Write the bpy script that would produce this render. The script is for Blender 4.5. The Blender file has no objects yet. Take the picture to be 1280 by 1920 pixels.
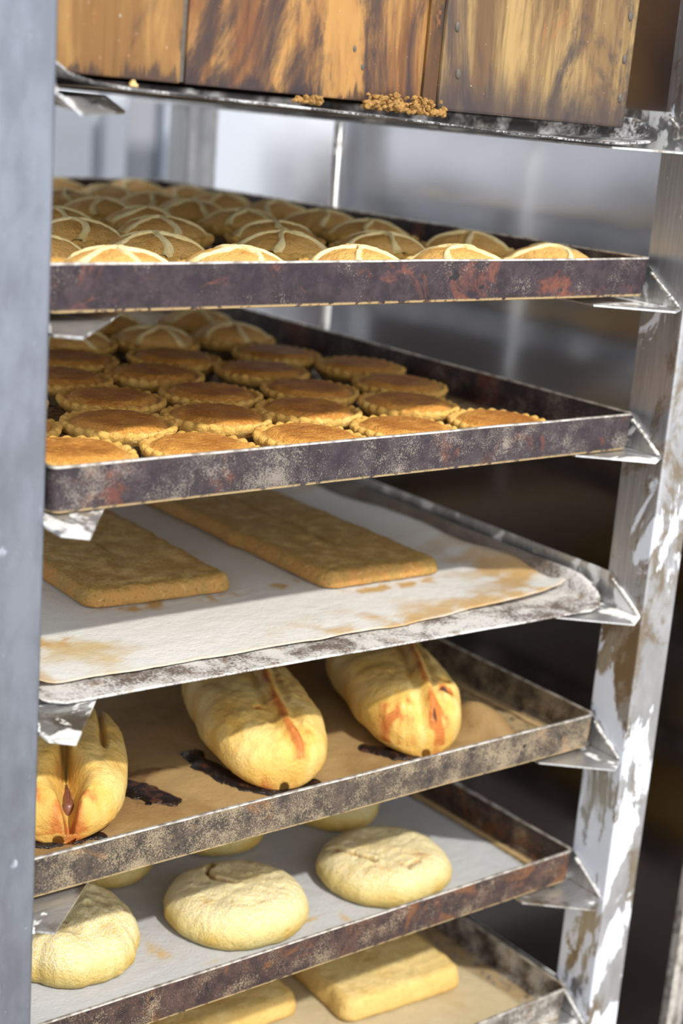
import bpy, bmesh, math, random
from math import sin, cos, pi, radians, sqrt, exp
from mathutils import Matrix, Vector, noise as MN

# ------------------------------------------------------------------ camera
scene = bpy.context.scene
COL = scene.collection
FPX = 2889.62
cam_data = bpy.data.cameras.new('camera')
cam = bpy.data.objects.new('camera', cam_data); COL.objects.link(cam)
cam_data.sensor_fit = 'VERTICAL'; cam_data.sensor_height = 36.0
cam_data.lens = FPX / 1920 * 36.0
cam_data.clip_start = .01; cam_data.clip_end = 60
cam.matrix_world = (Matrix.Translation((-0.683317, -0.825138, 0.358622)) @ Matrix.Rotation(-0.6691286, 4, 'Z')
                    @ Matrix.Rotation(1.3080015, 4, 'X') @ Matrix.Rotation(0.0789432, 4, 'Z'))
cam_data.dof.use_dof = True
cam_data.dof.focus_distance = 1.10
cam_data.dof.aperture_fstop = 4.3
scene.camera = cam

# ------------------------------------------------------------------ light
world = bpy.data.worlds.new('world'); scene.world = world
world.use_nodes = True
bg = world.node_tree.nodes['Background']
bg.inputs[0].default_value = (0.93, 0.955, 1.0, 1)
# sky strength raised toward the front, added as fill light for the shaded trays
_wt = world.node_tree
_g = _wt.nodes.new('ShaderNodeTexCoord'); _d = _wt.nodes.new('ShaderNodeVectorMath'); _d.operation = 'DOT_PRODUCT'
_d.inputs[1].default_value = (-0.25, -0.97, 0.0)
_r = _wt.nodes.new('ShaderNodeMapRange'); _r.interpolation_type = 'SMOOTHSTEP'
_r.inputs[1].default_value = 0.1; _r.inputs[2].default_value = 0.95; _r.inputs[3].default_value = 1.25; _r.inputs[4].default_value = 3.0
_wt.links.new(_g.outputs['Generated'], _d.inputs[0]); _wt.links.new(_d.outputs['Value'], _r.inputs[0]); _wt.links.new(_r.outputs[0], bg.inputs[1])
sun_d = bpy.data.lights.new('sun', 'SUN'); sun_d.energy = 4.3; sun_d.angle = radians(1.6)
sun_d.color = (1.0, 0.965, 0.90)
sun = bpy.data.objects.new('sun', sun_d); COL.objects.link(sun)
sun.rotation_euler = Vector((0.03, 1.0, -1.03)).to_track_quat('-Z', 'Y').to_euler()
vs = scene.view_settings
vs.view_transform = 'Standard'; vs.look = 'None'; vs.gamma = 1.0; vs.exposure = -0.20
vs.use_curve_mapping = False

# ------------------------------------------------------------------ helpers
def tag(o, label=None, cat=None, group=None, kind=None):
    if label: o['label'] = label
    if cat: o['category'] = cat
    if group: o['group'] = group
    if kind: o['kind'] = kind
    return o

def empty(name, M=None, **k):
    o = bpy.data.objects.new(name, None); COL.objects.link(o)
    o.empty_display_size = .02
    if M is not None: o.matrix_world = M
    return tag(o, **k)

def mobj(name, verts, faces, mat, parent=None, smooth=True, M=None, bake=None, mats=None, midx=None):
    me = bpy.data.meshes.new(name)
    me.from_pydata([tuple(v) for v in verts], [], faces)
    if mats:
        for m in mats: me.materials.append(m)
    else: me.materials.append(mat)
    if midx:
        for pl, i in zip(me.polygons, midx): pl.material_index = i
    if smooth:
        for pl in me.polygons: pl.use_smooth = True
    if bake:
        a = me.attributes.new('bake', 'FLOAT', 'POINT')
        for i, b in enumerate(bake): a.data[i].value = b
    me.update()
    o = bpy.data.objects.new(name, me); COL.objects.link(o)
    if parent is not None: o.parent = parent
    if M is not None: o.matrix_local = M
    return o

def bmobj(name, bm, mat, parent=None, smooth=False, bev=0.0, seg=2, M=None):
    if bev > 0:
        bmesh.ops.bevel(bm, geom=list(bm.edges), offset=bev, segments=seg, affect='EDGES', profile=.6)
    bmesh.ops.recalc_face_normals(bm, faces=bm.faces)
    me = bpy.data.meshes.new(name); bm.to_mesh(me); bm.free()
    me.materials.append(mat)
    if smooth:
        for pl in me.polygons: pl.use_smooth = True
    o = bpy.data.objects.new(name, me); COL.objects.link(o)
    if parent is not None: o.parent = parent
    if M is not None: o.matrix_local = M
    return o

def box_bm(x0, x1, y0, y1, z0, z1, bm=None):
    bm = bm or bmesh.new()
    vs_ = [bm.verts.new((x, y, z)) for x in (x0, x1) for y in (y0, y1) for z in (z0, z1)]
    for f in ((0,1,3,2),(4,6,7,5),(0,4,5,1),(2,3,7,6),(0,2,6,4),(1,5,7,3)):
        bm.faces.new([vs_[i] for i in f])
    return bm

def boxo(name, b, mat, parent=None, bev=0.001, **k):
    return bmobj(name, box_bm(*b), mat, parent, bev=bev, **k)

def prism(pts, axis_dir, bm=None):
    bm = bm or bmesh.new()
    a = [bm.verts.new(p) for p in pts]; d = Vector(axis_dir)
    b = [bm.verts.new(Vector(p) + d) for p in pts]
    n = len(pts)
    bm.faces.new(a); bm.faces.new(b[::-1])
    for i in range(n): bm.faces.new((a[i], b[i], b[(i+1) % n], a[(i+1) % n]))
    return bm

def fbm(x, y, z, s, o=3):
    v = 0; a = 1; t = 0
    for i in range(o):
        v += a * MN.noise(Vector((x*s, y*s, z*s)) + Vector((7.3*i, 3.1*i, 1.7*i))); t += a; a *= .5; s *= 2.03
    return v / t

def sstep(a, b, x):
    t = min(1, max(0, (x-a)/(b-a))); return t*t*(3-2*t)

# ------------------------------------------------------------------ materials
class N:
    def __init__(s, name):
        s.m = bpy.data.materials.new(name); s.m.use_nodes = True
        s.t = s.m.node_tree; s.p = s.t.nodes['Principled BSDF']; s._c = {}
    def node(s, typ, **kw):
        n = s.t.nodes.new(typ)
        for k, v in kw.items(): setattr(n, k, v)
        return n
    def link(s, a, b): s.t.links.new(a, b)
    def put(s, sock, v):
        if hasattr(v, 'is_output'): s.link(v, sock)
        else:
            if isinstance(v, (tuple, list)) and len(v) == 3 and sock.type == 'RGBA': v = (*v, 1)
            sock.default_value = v
    def obj(s, scale=(1,1,1), loc=(0,0,0)):
        k = (tuple(scale), tuple(loc))
        if k not in s._c:
            c = s.node('ShaderNodeTexCoord'); m = s.node('ShaderNodeMapping')
            m.inputs['Scale'].default_value = scale; m.inputs['Location'].default_value = loc
            s.link(c.outputs['Object'], m.inputs['Vector']); s._c[k] = m.outputs[0]
        return s._c[k]
    def noise(s, scale, detail=4, rough=.55, co=None, dist=0.0):
        n = s.node('ShaderNodeTexNoise')
        n.inputs['Scale'].default_value = scale; n.inputs['Detail'].default_value = detail
        n.inputs['Roughness'].default_value = rough; n.inputs['Distortion'].default_value = dist
        s.link(co or s.obj(), n.inputs['Vector']); return n.outputs['Fac']
    def ramp(s, f, stops):
        r = s.node('ShaderNodeValToRGB'); e = r.color_ramp.elements
        while len(e) < len(stops): e.new(.5)
        for i, (p, c) in enumerate(stops):
            e[i].position = p
            e[i].color = (c, c, c, 1) if not isinstance(c, (tuple, list)) else (*c, 1)
        s.put(r.inputs[0], f); return r.outputs[0]
    def sm(s, f, a, b):           # smooth mask
        r = s.node('ShaderNodeMapRange', interpolation_type='SMOOTHSTEP')
        s.put(r.inputs[0], f); r.inputs[1].default_value = a; r.inputs[2].default_value = b
        return r.outputs[0]
    def mix(s, f, a, b):
        m = s.node('ShaderNodeMix', data_type='RGBA')
        s.put(m.inputs[0], f); s.put(m.inputs[6], a); s.put(m.inputs[7], b); return m.outputs[2]
    def math(s, op, a, b=0.0):
        m = s.node('ShaderNodeMath', operation=op); s.put(m.inputs[0], a); s.put(m.inputs[1], b); return m.outputs[0]
    def xyz(s):
        c = s.node('ShaderNodeTexCoord'); q = s.node('ShaderNodeSeparateXYZ'); s.link(c.outputs['Object'], q.inputs[0]); return q.outputs
    def attr(s, name='bake'):
        a = s.node('ShaderNodeAttribute'); a.attribute_name = name; return a.outputs['Fac']
    def bump(s, h, strength=.4, dist=.001):
        b = s.node('ShaderNodeBump'); b.inputs['Strength'].default_value = strength; b.inputs['Distance'].default_value = dist
        s.put(b.inputs['Height'], h); s.link(b.outputs[0], s.p.inputs['Normal'])
    def done(s, color=None, rough=.5, metal=0.0, spec=None, sss=0):
        if color is not None: s.put(s.p.inputs['Base Color'], color)
        s.put(s.p.inputs['Roughness'], rough); s.put(s.p.inputs['Metallic'], metal)
        if spec is not None: s.put(s.p.inputs['Specular IOR Level'], spec)
        if sss:
            s.p.inputs['Subsurface Weight'].default_value = sss
            s.p.inputs['Subsurface Scale'].default_value = .004
            s.p.inputs['Subsurface Radius'].default_value = (1, .6, .3)
        return s.m

def tray_mat(name, seed, c0, c1, rust, rust_amt, speck, speck_amt, gold_seam=True):
    n = N(name); off = (seed*3.7, seed*1.9, seed*.7)
    co = n.obj(loc=off)
    big = n.noise(14, 5, .62, co); mid = n.noise(55, 5, .65, co, .4); fine = n.noise(900, 3, .75, co)
    mid2 = n.noise(90, 9, .8, co, .3); c = n.mix(n.sm(n.math('ADD', n.math('MULTIPLY', mid, .4), n.math('MULTIPLY', mid2, .6)), .40, .62), c0, c1)
    rm = n.sm(n.noise(22, 6, .7, n.obj(loc=(off[0]+5, off[1], off[2])), .6), .66-rust_amt*.3, .76-rust_amt*.25)
    c = n.mix(n.math('MULTIPLY', rm, .75), c, rust)
    m = n.math('ADD', n.math('MULTIPLY', fine, .55), n.math('MULTIPLY', n.noise(38, 4, .6, n.obj(loc=(off[0], off[1]+9, 2))), .45))
    sp = n.sm(m, .60-speck_amt*.16, .68-speck_amt*.13)
    c = n.mix(n.math('MULTIPLY', sp, .55), c, speck)
    spot = n.sm(n.noise(95, 2, .5, n.obj(loc=(1, off[1]+2, off[0]))), .70, .74)
    c = n.mix(spot, c, (.015, .012, .014))
    if gold_seam:
        z = n.xyz()[2]
        c = n.mix(n.math('MULTIPLY', n.math('SUBTRACT', 1.0, n.sm(z, .0012, .0030)), n.sm(n.noise(160, 3, .6, co), .35, .5)), c, (.42, .30, .15))
    n.bump(n.math('ADD', mid2, n.math('MULTIPLY', sp, .4)), .35, .0010)
    return n.done(c, n.ramp(mid, [(.3, .42), (.7, .66)]), n.ramp(sp, [(0, .25), (1, .0)]), .45)

M_TRAY = {
 1: tray_mat('tray purple blackened steel', 1, (.018,.011,.015), (.052,.034,.040), (.20,.060,.032), .42, (.36,.30,.24), .25),
 2: tray_mat('tray speckled steel', 2, (.020,.013,.018), (.058,.043,.048), (.14,.045,.025), .35, (.34,.29,.23), .52),
 4: tray_mat('tray gold speckled steel', 4, (.024,.019,.018), (.10,.072,.052), (.20,.09,.035), .3, (.42,.33,.20), .80),
 5: tray_mat('tray rusty brown steel', 5, (.026,.015,.015), (.085,.045,.034), (.18,.07,.022), .45, (.40,.31,.19), .45),
 6: tray_mat('tray floury steel', 6, (.03,.023,.02), (.10,.07,.05), (.25,.12,.04), .4, (.72,.68,.60), .85),
}
def edge_mat():
    n = N('worn bright steel edge')
    c = n.mix(n.sm(n.noise(120, 4), .35, .6), (.30,.26,.22), (.66,.62,.56))
    return n.done(c, .4, .6)
M_EDGE = edge_mat()

def flour_tray_mat(name, seed, lo, hi, amt, band=.0):
    n = N(name); co = n.obj(loc=(seed, seed, 0))
    a = n.noise(26, 6, .68, co, .5); f = n.noise(420, 3, .7, co)
    m = n.sm(n.math('ADD', n.math('MULTIPLY', a, .65), n.math('MULTIPLY', f, .35)), .56-amt*.2, .66-amt*.12)
    if band:
        ft = n.math('ADD', n.math('SUBTRACT', 1.0, n.sm(n.xyz()[1], .03, .11)), .12)
        m = n.math('MULTIPLY', n.math('MINIMUM', 1.0, ft), m)
    c = n.mix(m, lo, hi)
    c = n.mix(n.math('MULTIPLY', n.sm(n.noise(60, 4, .6, co), .58, .7), .6), c, (.26,.15,.08))
    n.bump(f, .4, .0006)
    return n.done(c, .6, .15)
M_T3 = flour_tray_mat('floury black steel', 3, (.13,.10,.08), (.62,.60,.57), .80, 1)
M_T0 = flour_tray_mat('dusty black steel', 8, (.035,.032,.034), (.62,.62,.62), .45)

def steel_mat(name, base, patch, amt, seed=0, rough=.38, brown=0.0, z_scale=1.0, metal=.85, low=0.0):
    n = N(name); co = n.obj((1, 1, z_scale), (seed, 0, seed*.3))
    brush = n.noise(60, 4, .6, n.obj((1, 14, .4), (seed, 0, 0)))
    c = n.mix(n.sm(brush, .3, .7), tuple(b*.82 for b in base), tuple(min(1, b*1.12) for b in base))
    pn = n.noise(22, 8, .68, co, .5)
    if low: pn = n.math('ADD', pn, n.math('MULTIPLY', n.sm(n.xyz()[2], .15, -.30), low))
    pm = n.sm(pn, .615-amt*.2, .65-amt*.2)
    if brown:
        bm_ = n.sm(n.noise(24, 6, .65, n.obj((1, 1, .6), (seed+4, 2, 0)), .4), .60-brown*.15, .72-brown*.15)
        c = n.mix(n.math('MULTIPLY', bm_, .8), c, (.20,.145,.075))
    c = n.mix(n.math('MULTIPLY', pm, .9), c, patch)
    sc = n.sm(n.noise(150, 3, .7, n.obj((6, 1, .5), (0, seed, 0))), .66, .72)
    c = n.mix(n.math('MULTIPLY', sc, .4), c, (.85,.86,.88))
    n.bump(n.noise(240, 4, .7, co), .15, .0006)
    mt = n.math('MULTIPLY', n.math('SUBTRACT', 1.0, pm), metal)
    return n.done(c, n.ramp(brush, [(0, rough-.06), (1, rough+.12)]), mt)
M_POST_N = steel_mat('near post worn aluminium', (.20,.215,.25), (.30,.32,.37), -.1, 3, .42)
M_POST = steel_mat('flour streaked aluminium', (.42,.42,.43), (.60,.63,.69), .12, 6, .40, .40, .45, low=.12)
M_RUN = steel_mat('runner aluminium', (.60,.60,.60), (.75,.74,.72), .4, 9, .33, .35)
M_WELD = steel_mat('weld bead metal', (.55,.53,.50), (.7,.68,.62), .3, 2, .35, .3)
M_PANEL = None
def panel_mat():
    n = N('brushed stainless panel')
    b = n.noise(90, 5, .6, n.obj((1, .35, 12)))
    c = n.mix(b, (.77,.78,.81), (.87,.88,.91))
    n.bump(n.noise(3.0, 2, .5), .25, .02)
    return n.done(c, n.ramp(b, [(0, .12), (1, .20)]), 1.0)
M_PANEL = panel_mat()
def plain(name, c, rough=.6, metal=0.0, var=.12, scale=12):
    n = N(name)
    return n.done(n.mix(n.noise(scale, 4), tuple(x*(1-var) for x in c), tuple(min(1, x*(1+var)) for x in c)), rough, metal)
M_WHITE = plain('white enamel panel', (.62,.65,.70), .5)
M_POSTPALE = plain('pale blue grey paint', (.40,.44,.50), .5)
M_GREYC = plain('grey painted column', (.30,.31,.34), .5)
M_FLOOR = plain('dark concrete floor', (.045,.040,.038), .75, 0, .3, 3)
M_BOUNCE = plain('pale bounce floor', (.50,.47,.43), .85, 0, .12, 4)
M_BLACK = plain('dark tinted steel panel', (.24,.205,.19), .16, 1.0, .1, 3)
M_REFL_DARK = plain('dark reflection band', (.045,.036,.034), .7, 0, .3, 3)
M_WALL = plain('pale rendered wall', (.86,.87,.90), .9, 0, .04, 2)
M_FOIL = None
def foil():
    n = N('crinkled foil'); n.bump(n.noise(260, 2), .5, .001); return n.done((.80,.80,.82), .28, 1.0)
M_FOIL = foil()

# ---- wood of the box
def wood_mat(name, light, mid, dark, seed, darkamt=.5, low_dark=0.0):
    n = N(name); co = n.obj((1, 1, .16), (seed, 0, seed*.37))
    g = n.noise(34, 6, .62, co, .5); streak = n.noise(160, 4, .6, n.obj((1, 1, .05), (seed, 0, 0)))
    st = n.noise(15, 7, .68, n.obj((1, 1, .42), (seed*1.7, 0, 1.3)), .8)
    c = n.mix(n.sm(g, .36, .62), light, mid)
    c = n.mix(n.math('MULTIPLY', n.sm(streak, .52, .70), .5), c, tuple(x*.45 for x in mid))
    c = n.mix(n.math('MULTIPLY', n.sm(st, .56-darkamt*.12, .68-darkamt*.1), .88), c, dark)
    c = n.mix(n.math('MULTIPLY', n.sm(n.noise(26, 5, .7, n.obj((1,1,.45), (seed+7, 0, 3)), .6), .60, .66), .55), c, (.30,.125,.045))
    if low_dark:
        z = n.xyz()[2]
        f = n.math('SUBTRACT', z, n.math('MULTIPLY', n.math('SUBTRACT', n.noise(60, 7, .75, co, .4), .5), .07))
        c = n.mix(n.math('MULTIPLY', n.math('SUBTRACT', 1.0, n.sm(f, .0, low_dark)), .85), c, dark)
    c = n.mix(n.math('MULTIPLY', n.sm(n.noise(420, 2, .6), .72, .75), .6), c, (.62,.55,.42))
    n.bump(n.math('ADD', streak, g), .25, .0008)
    return n.done(c, .6, 0, .2)
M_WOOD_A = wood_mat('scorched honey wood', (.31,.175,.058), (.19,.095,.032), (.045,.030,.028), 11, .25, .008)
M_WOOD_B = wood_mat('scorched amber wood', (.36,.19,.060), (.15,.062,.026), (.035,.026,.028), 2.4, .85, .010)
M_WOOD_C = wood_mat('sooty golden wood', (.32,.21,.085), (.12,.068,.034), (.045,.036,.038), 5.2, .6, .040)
M_WOOD_D = wood_mat('dark oily wood strip', (.30,.15,.035), (.08,.04,.02), (.03,.022,.02), 7.9, .8)
M_NAIL = plain('dull nail head', (.10,.085,.07), .65, .3, .4, 400)

# ---- pastry
def pastry_mat(name, pale, gold, brown, lo=.35, hi=.65, scale=70, fine=600, crumb=.5, zlim=None, rough=.55, pits=None, sugar=0):
    n = N(name)
    oi = n.node('ShaderNodeObjectInfo'); ad = n.node('ShaderNodeVectorMath', operation='ADD')
    n.link(n.obj(), ad.inputs[0]); cb = n.node('ShaderNodeCombineXYZ')
    n.link(n.math('MULTIPLY', oi.outputs['Random'], 9.0), cb.inputs[0]); n.link(cb.outputs[0], ad.inputs[1])
    co = ad.outputs[0]
    a = n.noise(scale, 5, .6, co, .2); f = n.noise(fine, 3, .65, co)
    b = n.attr()
    v = n.math('ADD', b, n.math('MULTIPLY', n.math('SUBTRACT', a, .5), .9))
    c = n.mix(n.sm(v, .0, .5), pale, gold)
    c = n.mix(n.sm(v, .5, 1.0), c, brown)
    c = n.mix(n.math('MULTIPLY', n.sm(f, .56, .68), min(.8, 1.1*crumb)), c, tuple(x*.42 for x in gold))
    c = n.mix(n.math('MULTIPLY', n.sm(n.noise(fine*.6, 2, .5, n.obj(loc=(3, 5, 7))), .60, .70), min(.55, .7*crumb)), c, pale)
    if sugar: c = n.mix(n.math('MULTIPLY', n.math('MULTIPLY', n.sm(n.xyz()[2], .012, .026), n.sm(n.noise(900, 3, .7, co), .42, .62)), sugar), c, (.80,.79,.74))
    if pits is not None: c = n.mix(n.sm(b, 1.45, 1.7), c, pits)
    n.bump(n.math('ADD', n.math('MULTIPLY', f, .5), n.math('MULTIPLY', n.noise(fine*.3, 5, .65, co), 1.6)), min(1.0, .35+crumb), .0024)
    return n.done(c, rough, 0, .15)
M_STAR_LID = pastry_mat('golden sponge lid', (.90,.62,.25), (.82,.48,.145), (.58,.27,.06), scale=90, crumb=.55)
M_STAR = pastry_mat('pale pastry strips', (.93,.80,.44), (.88,.67,.28), (.6,.36,.12), scale=60, crumb=.15)
M_CASE = pastry_mat('shortcrust case', (.85,.60,.22), (.74,.44,.11), (.48,.21,.04), scale=80, crumb=.35)
M_LID = pastry_mat('toasted brown lid', (.84,.52,.17), (.70,.33,.07), (.40,.145,.025), scale=60, crumb=.7)
M_SLAB = pastry_mat('baked slab', (.66,.48,.20), (.40,.255,.075), (.50,.255,.075), scale=85, fine=420, crumb=.6)
M_SLAB_P = pastry_mat('pale butter slab', (.76,.58,.25), (.66,.45,.15), (.60,.33,.09), scale=40, fine=420, crumb=.35)
M_ROLL = pastry_mat('glazed roll crust', (.77,.58,.23), (.67,.41,.10), (.50,.165,.04), scale=26, fine=380, crumb=.2, rough=.42, pits=(.10,.035,.018))
M_BREAD = pastry_mat('sugared flat bread', (.72,.59,.25), (.66,.43,.10), (.52,.25,.05), scale=30, fine=700, crumb=.35, rough=.55, pits=(.05,.025,.012), sugar=.55)
M_FILL = plain('cooked meat filling', (.20,.075,.045), .35, 0, .5, 300)
M_CRUMB = plain('golden burnt crumbs', (.30,.16,.04), .8, 0, .6, 500)
def syrup():
    n = N('burnt black syrup'); n.bump(n.noise(220, 4, .7), .9, .002)
    return n.done(n.mix(n.sm(n.noise(140, 3), .5, .65), (.010,.007,.007), (.06,.022,.012)), .16, 0, .6)
M_SYRUP = syrup()

def paper_mat(name, base, tan, tan_amt, seed, edge=None, stain=(.28,.17,.08), stain_amt=.2):
    n = N(name); co = n.obj(loc=(seed, seed*2, 0))
    c = n.mix(n.sm(n.noise(6, 4, .6, co, .3), .60-tan_amt*.3, .74-tan_amt*.3), base, tan)
    c = n.mix(n.math('MULTIPLY', n.sm(n.noise(40, 5, .65, co, .6), .60, .75), .35), c, tuple(min(1, b*1.15) for b in base))
    c = n.mix(n.math('MULTIPLY', n.sm(n.noise(14, 6, .7, n.obj(loc=(seed+4, 1, 0)), .8), .72-stain_amt*.3, .80-stain_amt*.3), .7), c, stain)
    c = n.mix(n.sm(n.math('ADD', n.attr(), n.math('MULTIPLY', n.math('SUBTRACT', n.noise(90, 5, .7, co), .5), .5)), .12, 1.0), c, edge or tan)
    n.bump(n.math('ADD', n.noise(70, 4, .6, co), n.math('MULTIPLY', n.noise(380, 3, .6, co), .3)), .7, .0022)
    return n.done(c, .55, 0, .35)
M_P3 = paper_mat('greaseproof paper greyish white', (.60,.59,.56), (.50,.38,.20), .12, 3, (.47,.30,.12), (.33,.22,.10), .14)
M_P4 = paper_mat('brown greasy baking paper', (.36,.235,.10), (.26,.155,.06), .5, 4, (.52,.33,.12), (.11,.055,.025), .42)
M_P5 = paper_mat('white baking paper', (.46,.465,.47), (.42,.40,.37), .3, 5, (.50,.34,.14), (.40,.28,.13), .10)
M_P6 = paper_mat('cream baking paper', (.50,.41,.25), (.42,.30,.14), .5, 6, (.50,.34,.14), (.36,.24,.11), .2)

# ------------------------------------------------------------------ tray planes
RIM = .0302
Z0 = .25437; DZ = .13036
TP = {1: (-.0047, .0061, -.0067, -.0029, .0035), 2: (.0065, -.0045, .0050, .0254, -.0052), 3: (.0008, -.0117, -.0010, -.0085, .0015),
      4: (-.0026, .0101, -.0041, -.0142, .0050), 5: (.0001, -.0048, -.0058, .0074, .0039), 6: (-.0002, .0050, .0007, -.0043, -.0062)}
TW = .265; TD = .758
def tz(i, x, y):
    d, ty, tx, yaw, yo = TP[i]
    return Z0 - DZ*(i-1) - RIM + d + ty*x + tx*(y-.3)
def tray_M(i):
    d, ty, tx, yaw, yo = TP[i]
    X = Vector((1, yaw, ty)).normalized(); Y = Vector((-yaw, 1, tx)); Y = (Y - X*Y.dot(X)).normalized(); Zv = X.cross(Y)
    R = Matrix((X, Y, Zv)).transposed().to_4x4()
    return Matrix.Translation((0, yo, tz(i, 0, yo))) @ R
def on(i, x, y, rz=0.0, h=.0016):
    d, ty, tx, yaw, yo = TP[i]
    X = Vector((1, 0, ty)).normalized(); Y = Vector((0, 1, tx)); Y = (Y - X*Y.dot(X)).normalized(); Zv = X.cross(Y)
    R = Matrix((X, Y, Zv)).transposed().to_4x4()
    return Matrix.Translation((x, y, tz(i, x, y) + h)) @ R @ Matrix.Rotation(rz, 4, 'Z')

# ------------------------------------------------------------------ setting
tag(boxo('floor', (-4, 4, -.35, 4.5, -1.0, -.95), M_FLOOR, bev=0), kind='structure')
tag(boxo('floor', (-4, 4, -4, -.35, -1.0, -.95), M_BOUNCE, bev=0), kind='structure')  # unseen front floor, made pale to bounce sunlight up into the trays
tag(boxo('wall_left', (-2.7, -2.6, -1.2, 4.4, -.95, 1.9), M_WALL, bev=0), kind='structure')
tag(boxo('wall_back', (-2.6, 3.4, 4.3, 4.4, -.95, 1.9), M_WALL, bev=0), kind='structure')

tag(boxo('added_dark_band_1', (-2.6, -2.57, -1.2, 4.3, -.95, .13), M_REFL_DARK, bev=0), kind='structure')  # unseen dark band, added to darken what the steel panel reflects
tag(boxo('added_dark_band_2', (-2.57, 3.4, 4.27, 4.3, -.95, .13), M_REFL_DARK, bev=0), kind='structure')  # same added band along the back wall

# ------------------------------------------------------------------ cabinet on the right
cab = empty('steel_cabinet', Matrix.Translation((.42, 0, -.95)), label='tall brushed stainless steel cabinet standing behind the right side of the tray rack', cat='cabinet')
def cbox(name, b, mat, bev=.002):
    return boxo(name, (b[0]-.42, b[1]-.42, b[2], b[3], b[4]+.95, b[5]+.95), mat, cab, bev=bev)
cbox('side_panel', (.42, .424, .004, .905, .085, 1.0), M_PANEL, .001)
cbox('lower_panel', (.4205, .424, .004, .905, -.90, .0835), M_BLACK, .001)
cbox('carcass', (.425, 1.05, .012, .901, -.93, .99), M_GREYC)
cbox('door', (.428, 1.04, -.022, .010, -.86, .96), M_PANEL)
cbox('corner_trim', (.417, .4275, -.006, .0035, -.90, 1.0), M_EDGE, .001)
cbox('plinth', (.44, 1.03, .03, .84, -.948, -.932), M_GREYC)

# behind the rack, far away and blurred
wc = empty('white_cabinet', Matrix.Translation((.3, 1.55, -.95)), label='pale white tall cabinet seen blurred through the back left of the rack', cat='cabinet')
boxo('body', (-.45, .365, .03, .5, 0, 2.3), M_WHITE, wc, bev=.004)
boxo('door', (-.44, -.20, 0, .028, .05, 2.25), M_WHITE, wc, bev=.006)
boxo('door', (-.17, .30, 0, .028, .05, 2.25), M_WHITE, wc, bev=.006)
boxo('corner_trim', (.325, .366, 0, .029, .02, 2.28), M_WHITE, wc, bev=.004)
pc = boxo('pale_column', (.768, .875, 1.60, 1.76, -.95, 1.85), M_POSTPALE, bev=.006)
tag(pc, 'pale blue-grey blurred column just right of the dark grey one beyond the rack', 'column')
gc = boxo('grey_column', (.704, .766, 1.62, 1.78, -.95, 1.85), M_GREYC, bev=.006)
tag(gc, 'dark grey blurred column beyond the rear corner of the rack', 'column')

# ------------------------------------------------------------------ rack
rack = empty('bakery_rack', Matrix.Translation((0, 0, -.95)), label='tall aluminium bakery trolley rack holding stacked baking trays on angled side runners', cat='rack')
PX = .2751; PW = .0395; PY0 = -.0268; PY1 = .018
RM = Matrix.Translation((0, 0, .95))
def post(x0, x1, y0, y1, mat):
    bm = box_bm(x0, x1, y0, y1, -.88, .80)
    ed = [e for e in bm.edges if abs(e.verts[0].co.z - e.verts[1].co.z) > .5]
    bmesh.ops.subdivide_edges(bm, edges=ed, cuts=24)
    bmesh.ops.bevel(bm, geom=[e for e in bm.edges if abs(e.verts[0].co.z - e.verts[1].co.z) > .01], offset=.0022, segments=3, affect='EDGES', profile=.5)
    return bmobj('post', bm, mat, rack, M=RM)
post(-PX-PW, -PX, PY0, PY1, M_POST_N)
post(PX, PX+PW, PY0, PY1, M_POST)
post(-PX-PW, -PX, .722, .766, M_POST)
post(PX, PX+PW, .722, .766, M_POST)
boxo('cross_bar', (-PX-PW+.004, PX+PW-.004, -.022, .014, .80, .83), M_POST, rack, M=RM)
boxo('cross_bar', (-PX-PW+.004, PX+PW-.004, .726, .762, .80, .83), M_POST, rack, M=RM)
boxo('cross_bar', (-PX-PW+.004, PX+PW-.004, .726, .762, -.90, -.881), M_POST, rack, M=RM)
for (x, y) in ((-.295, 0), (.295, 0), (-.295, .744), (.295, .744)):
    bm = bmesh.new()
    bmesh.ops.create_cone(bm, cap_ends=True, segments=20, radius1=.028, radius2=.028, depth=.022, matrix=Matrix.Translation((x, y, -.921)) @ Matrix.Rotation(pi/2, 4, 'Y'))
    bmobj('castor', bm, M_GREYC, rack, M=RM, bev=.002)
# thin vertical rod along the right side
bm = bmesh.new(); bmesh.ops.create_cone(bm, cap_ends=True, segments=16, radius1=.0052, radius2=.0052, depth=1.66, matrix=Matrix.Translation((.2835, .450, -.04)))
bmobj('rod', bm, M_RUN, rack, smooth=True, M=RM)
bm = bmesh.new(); bmesh.ops.create_cone(bm, cap_ends=True, segments=16, radius1=.0052, radius2=.0052, depth=1.66, matrix=Matrix.Translation((-.2835, .450, -.04)))
bmobj('rod', bm, M_RUN, rack, smooth=True, M=RM)

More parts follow.
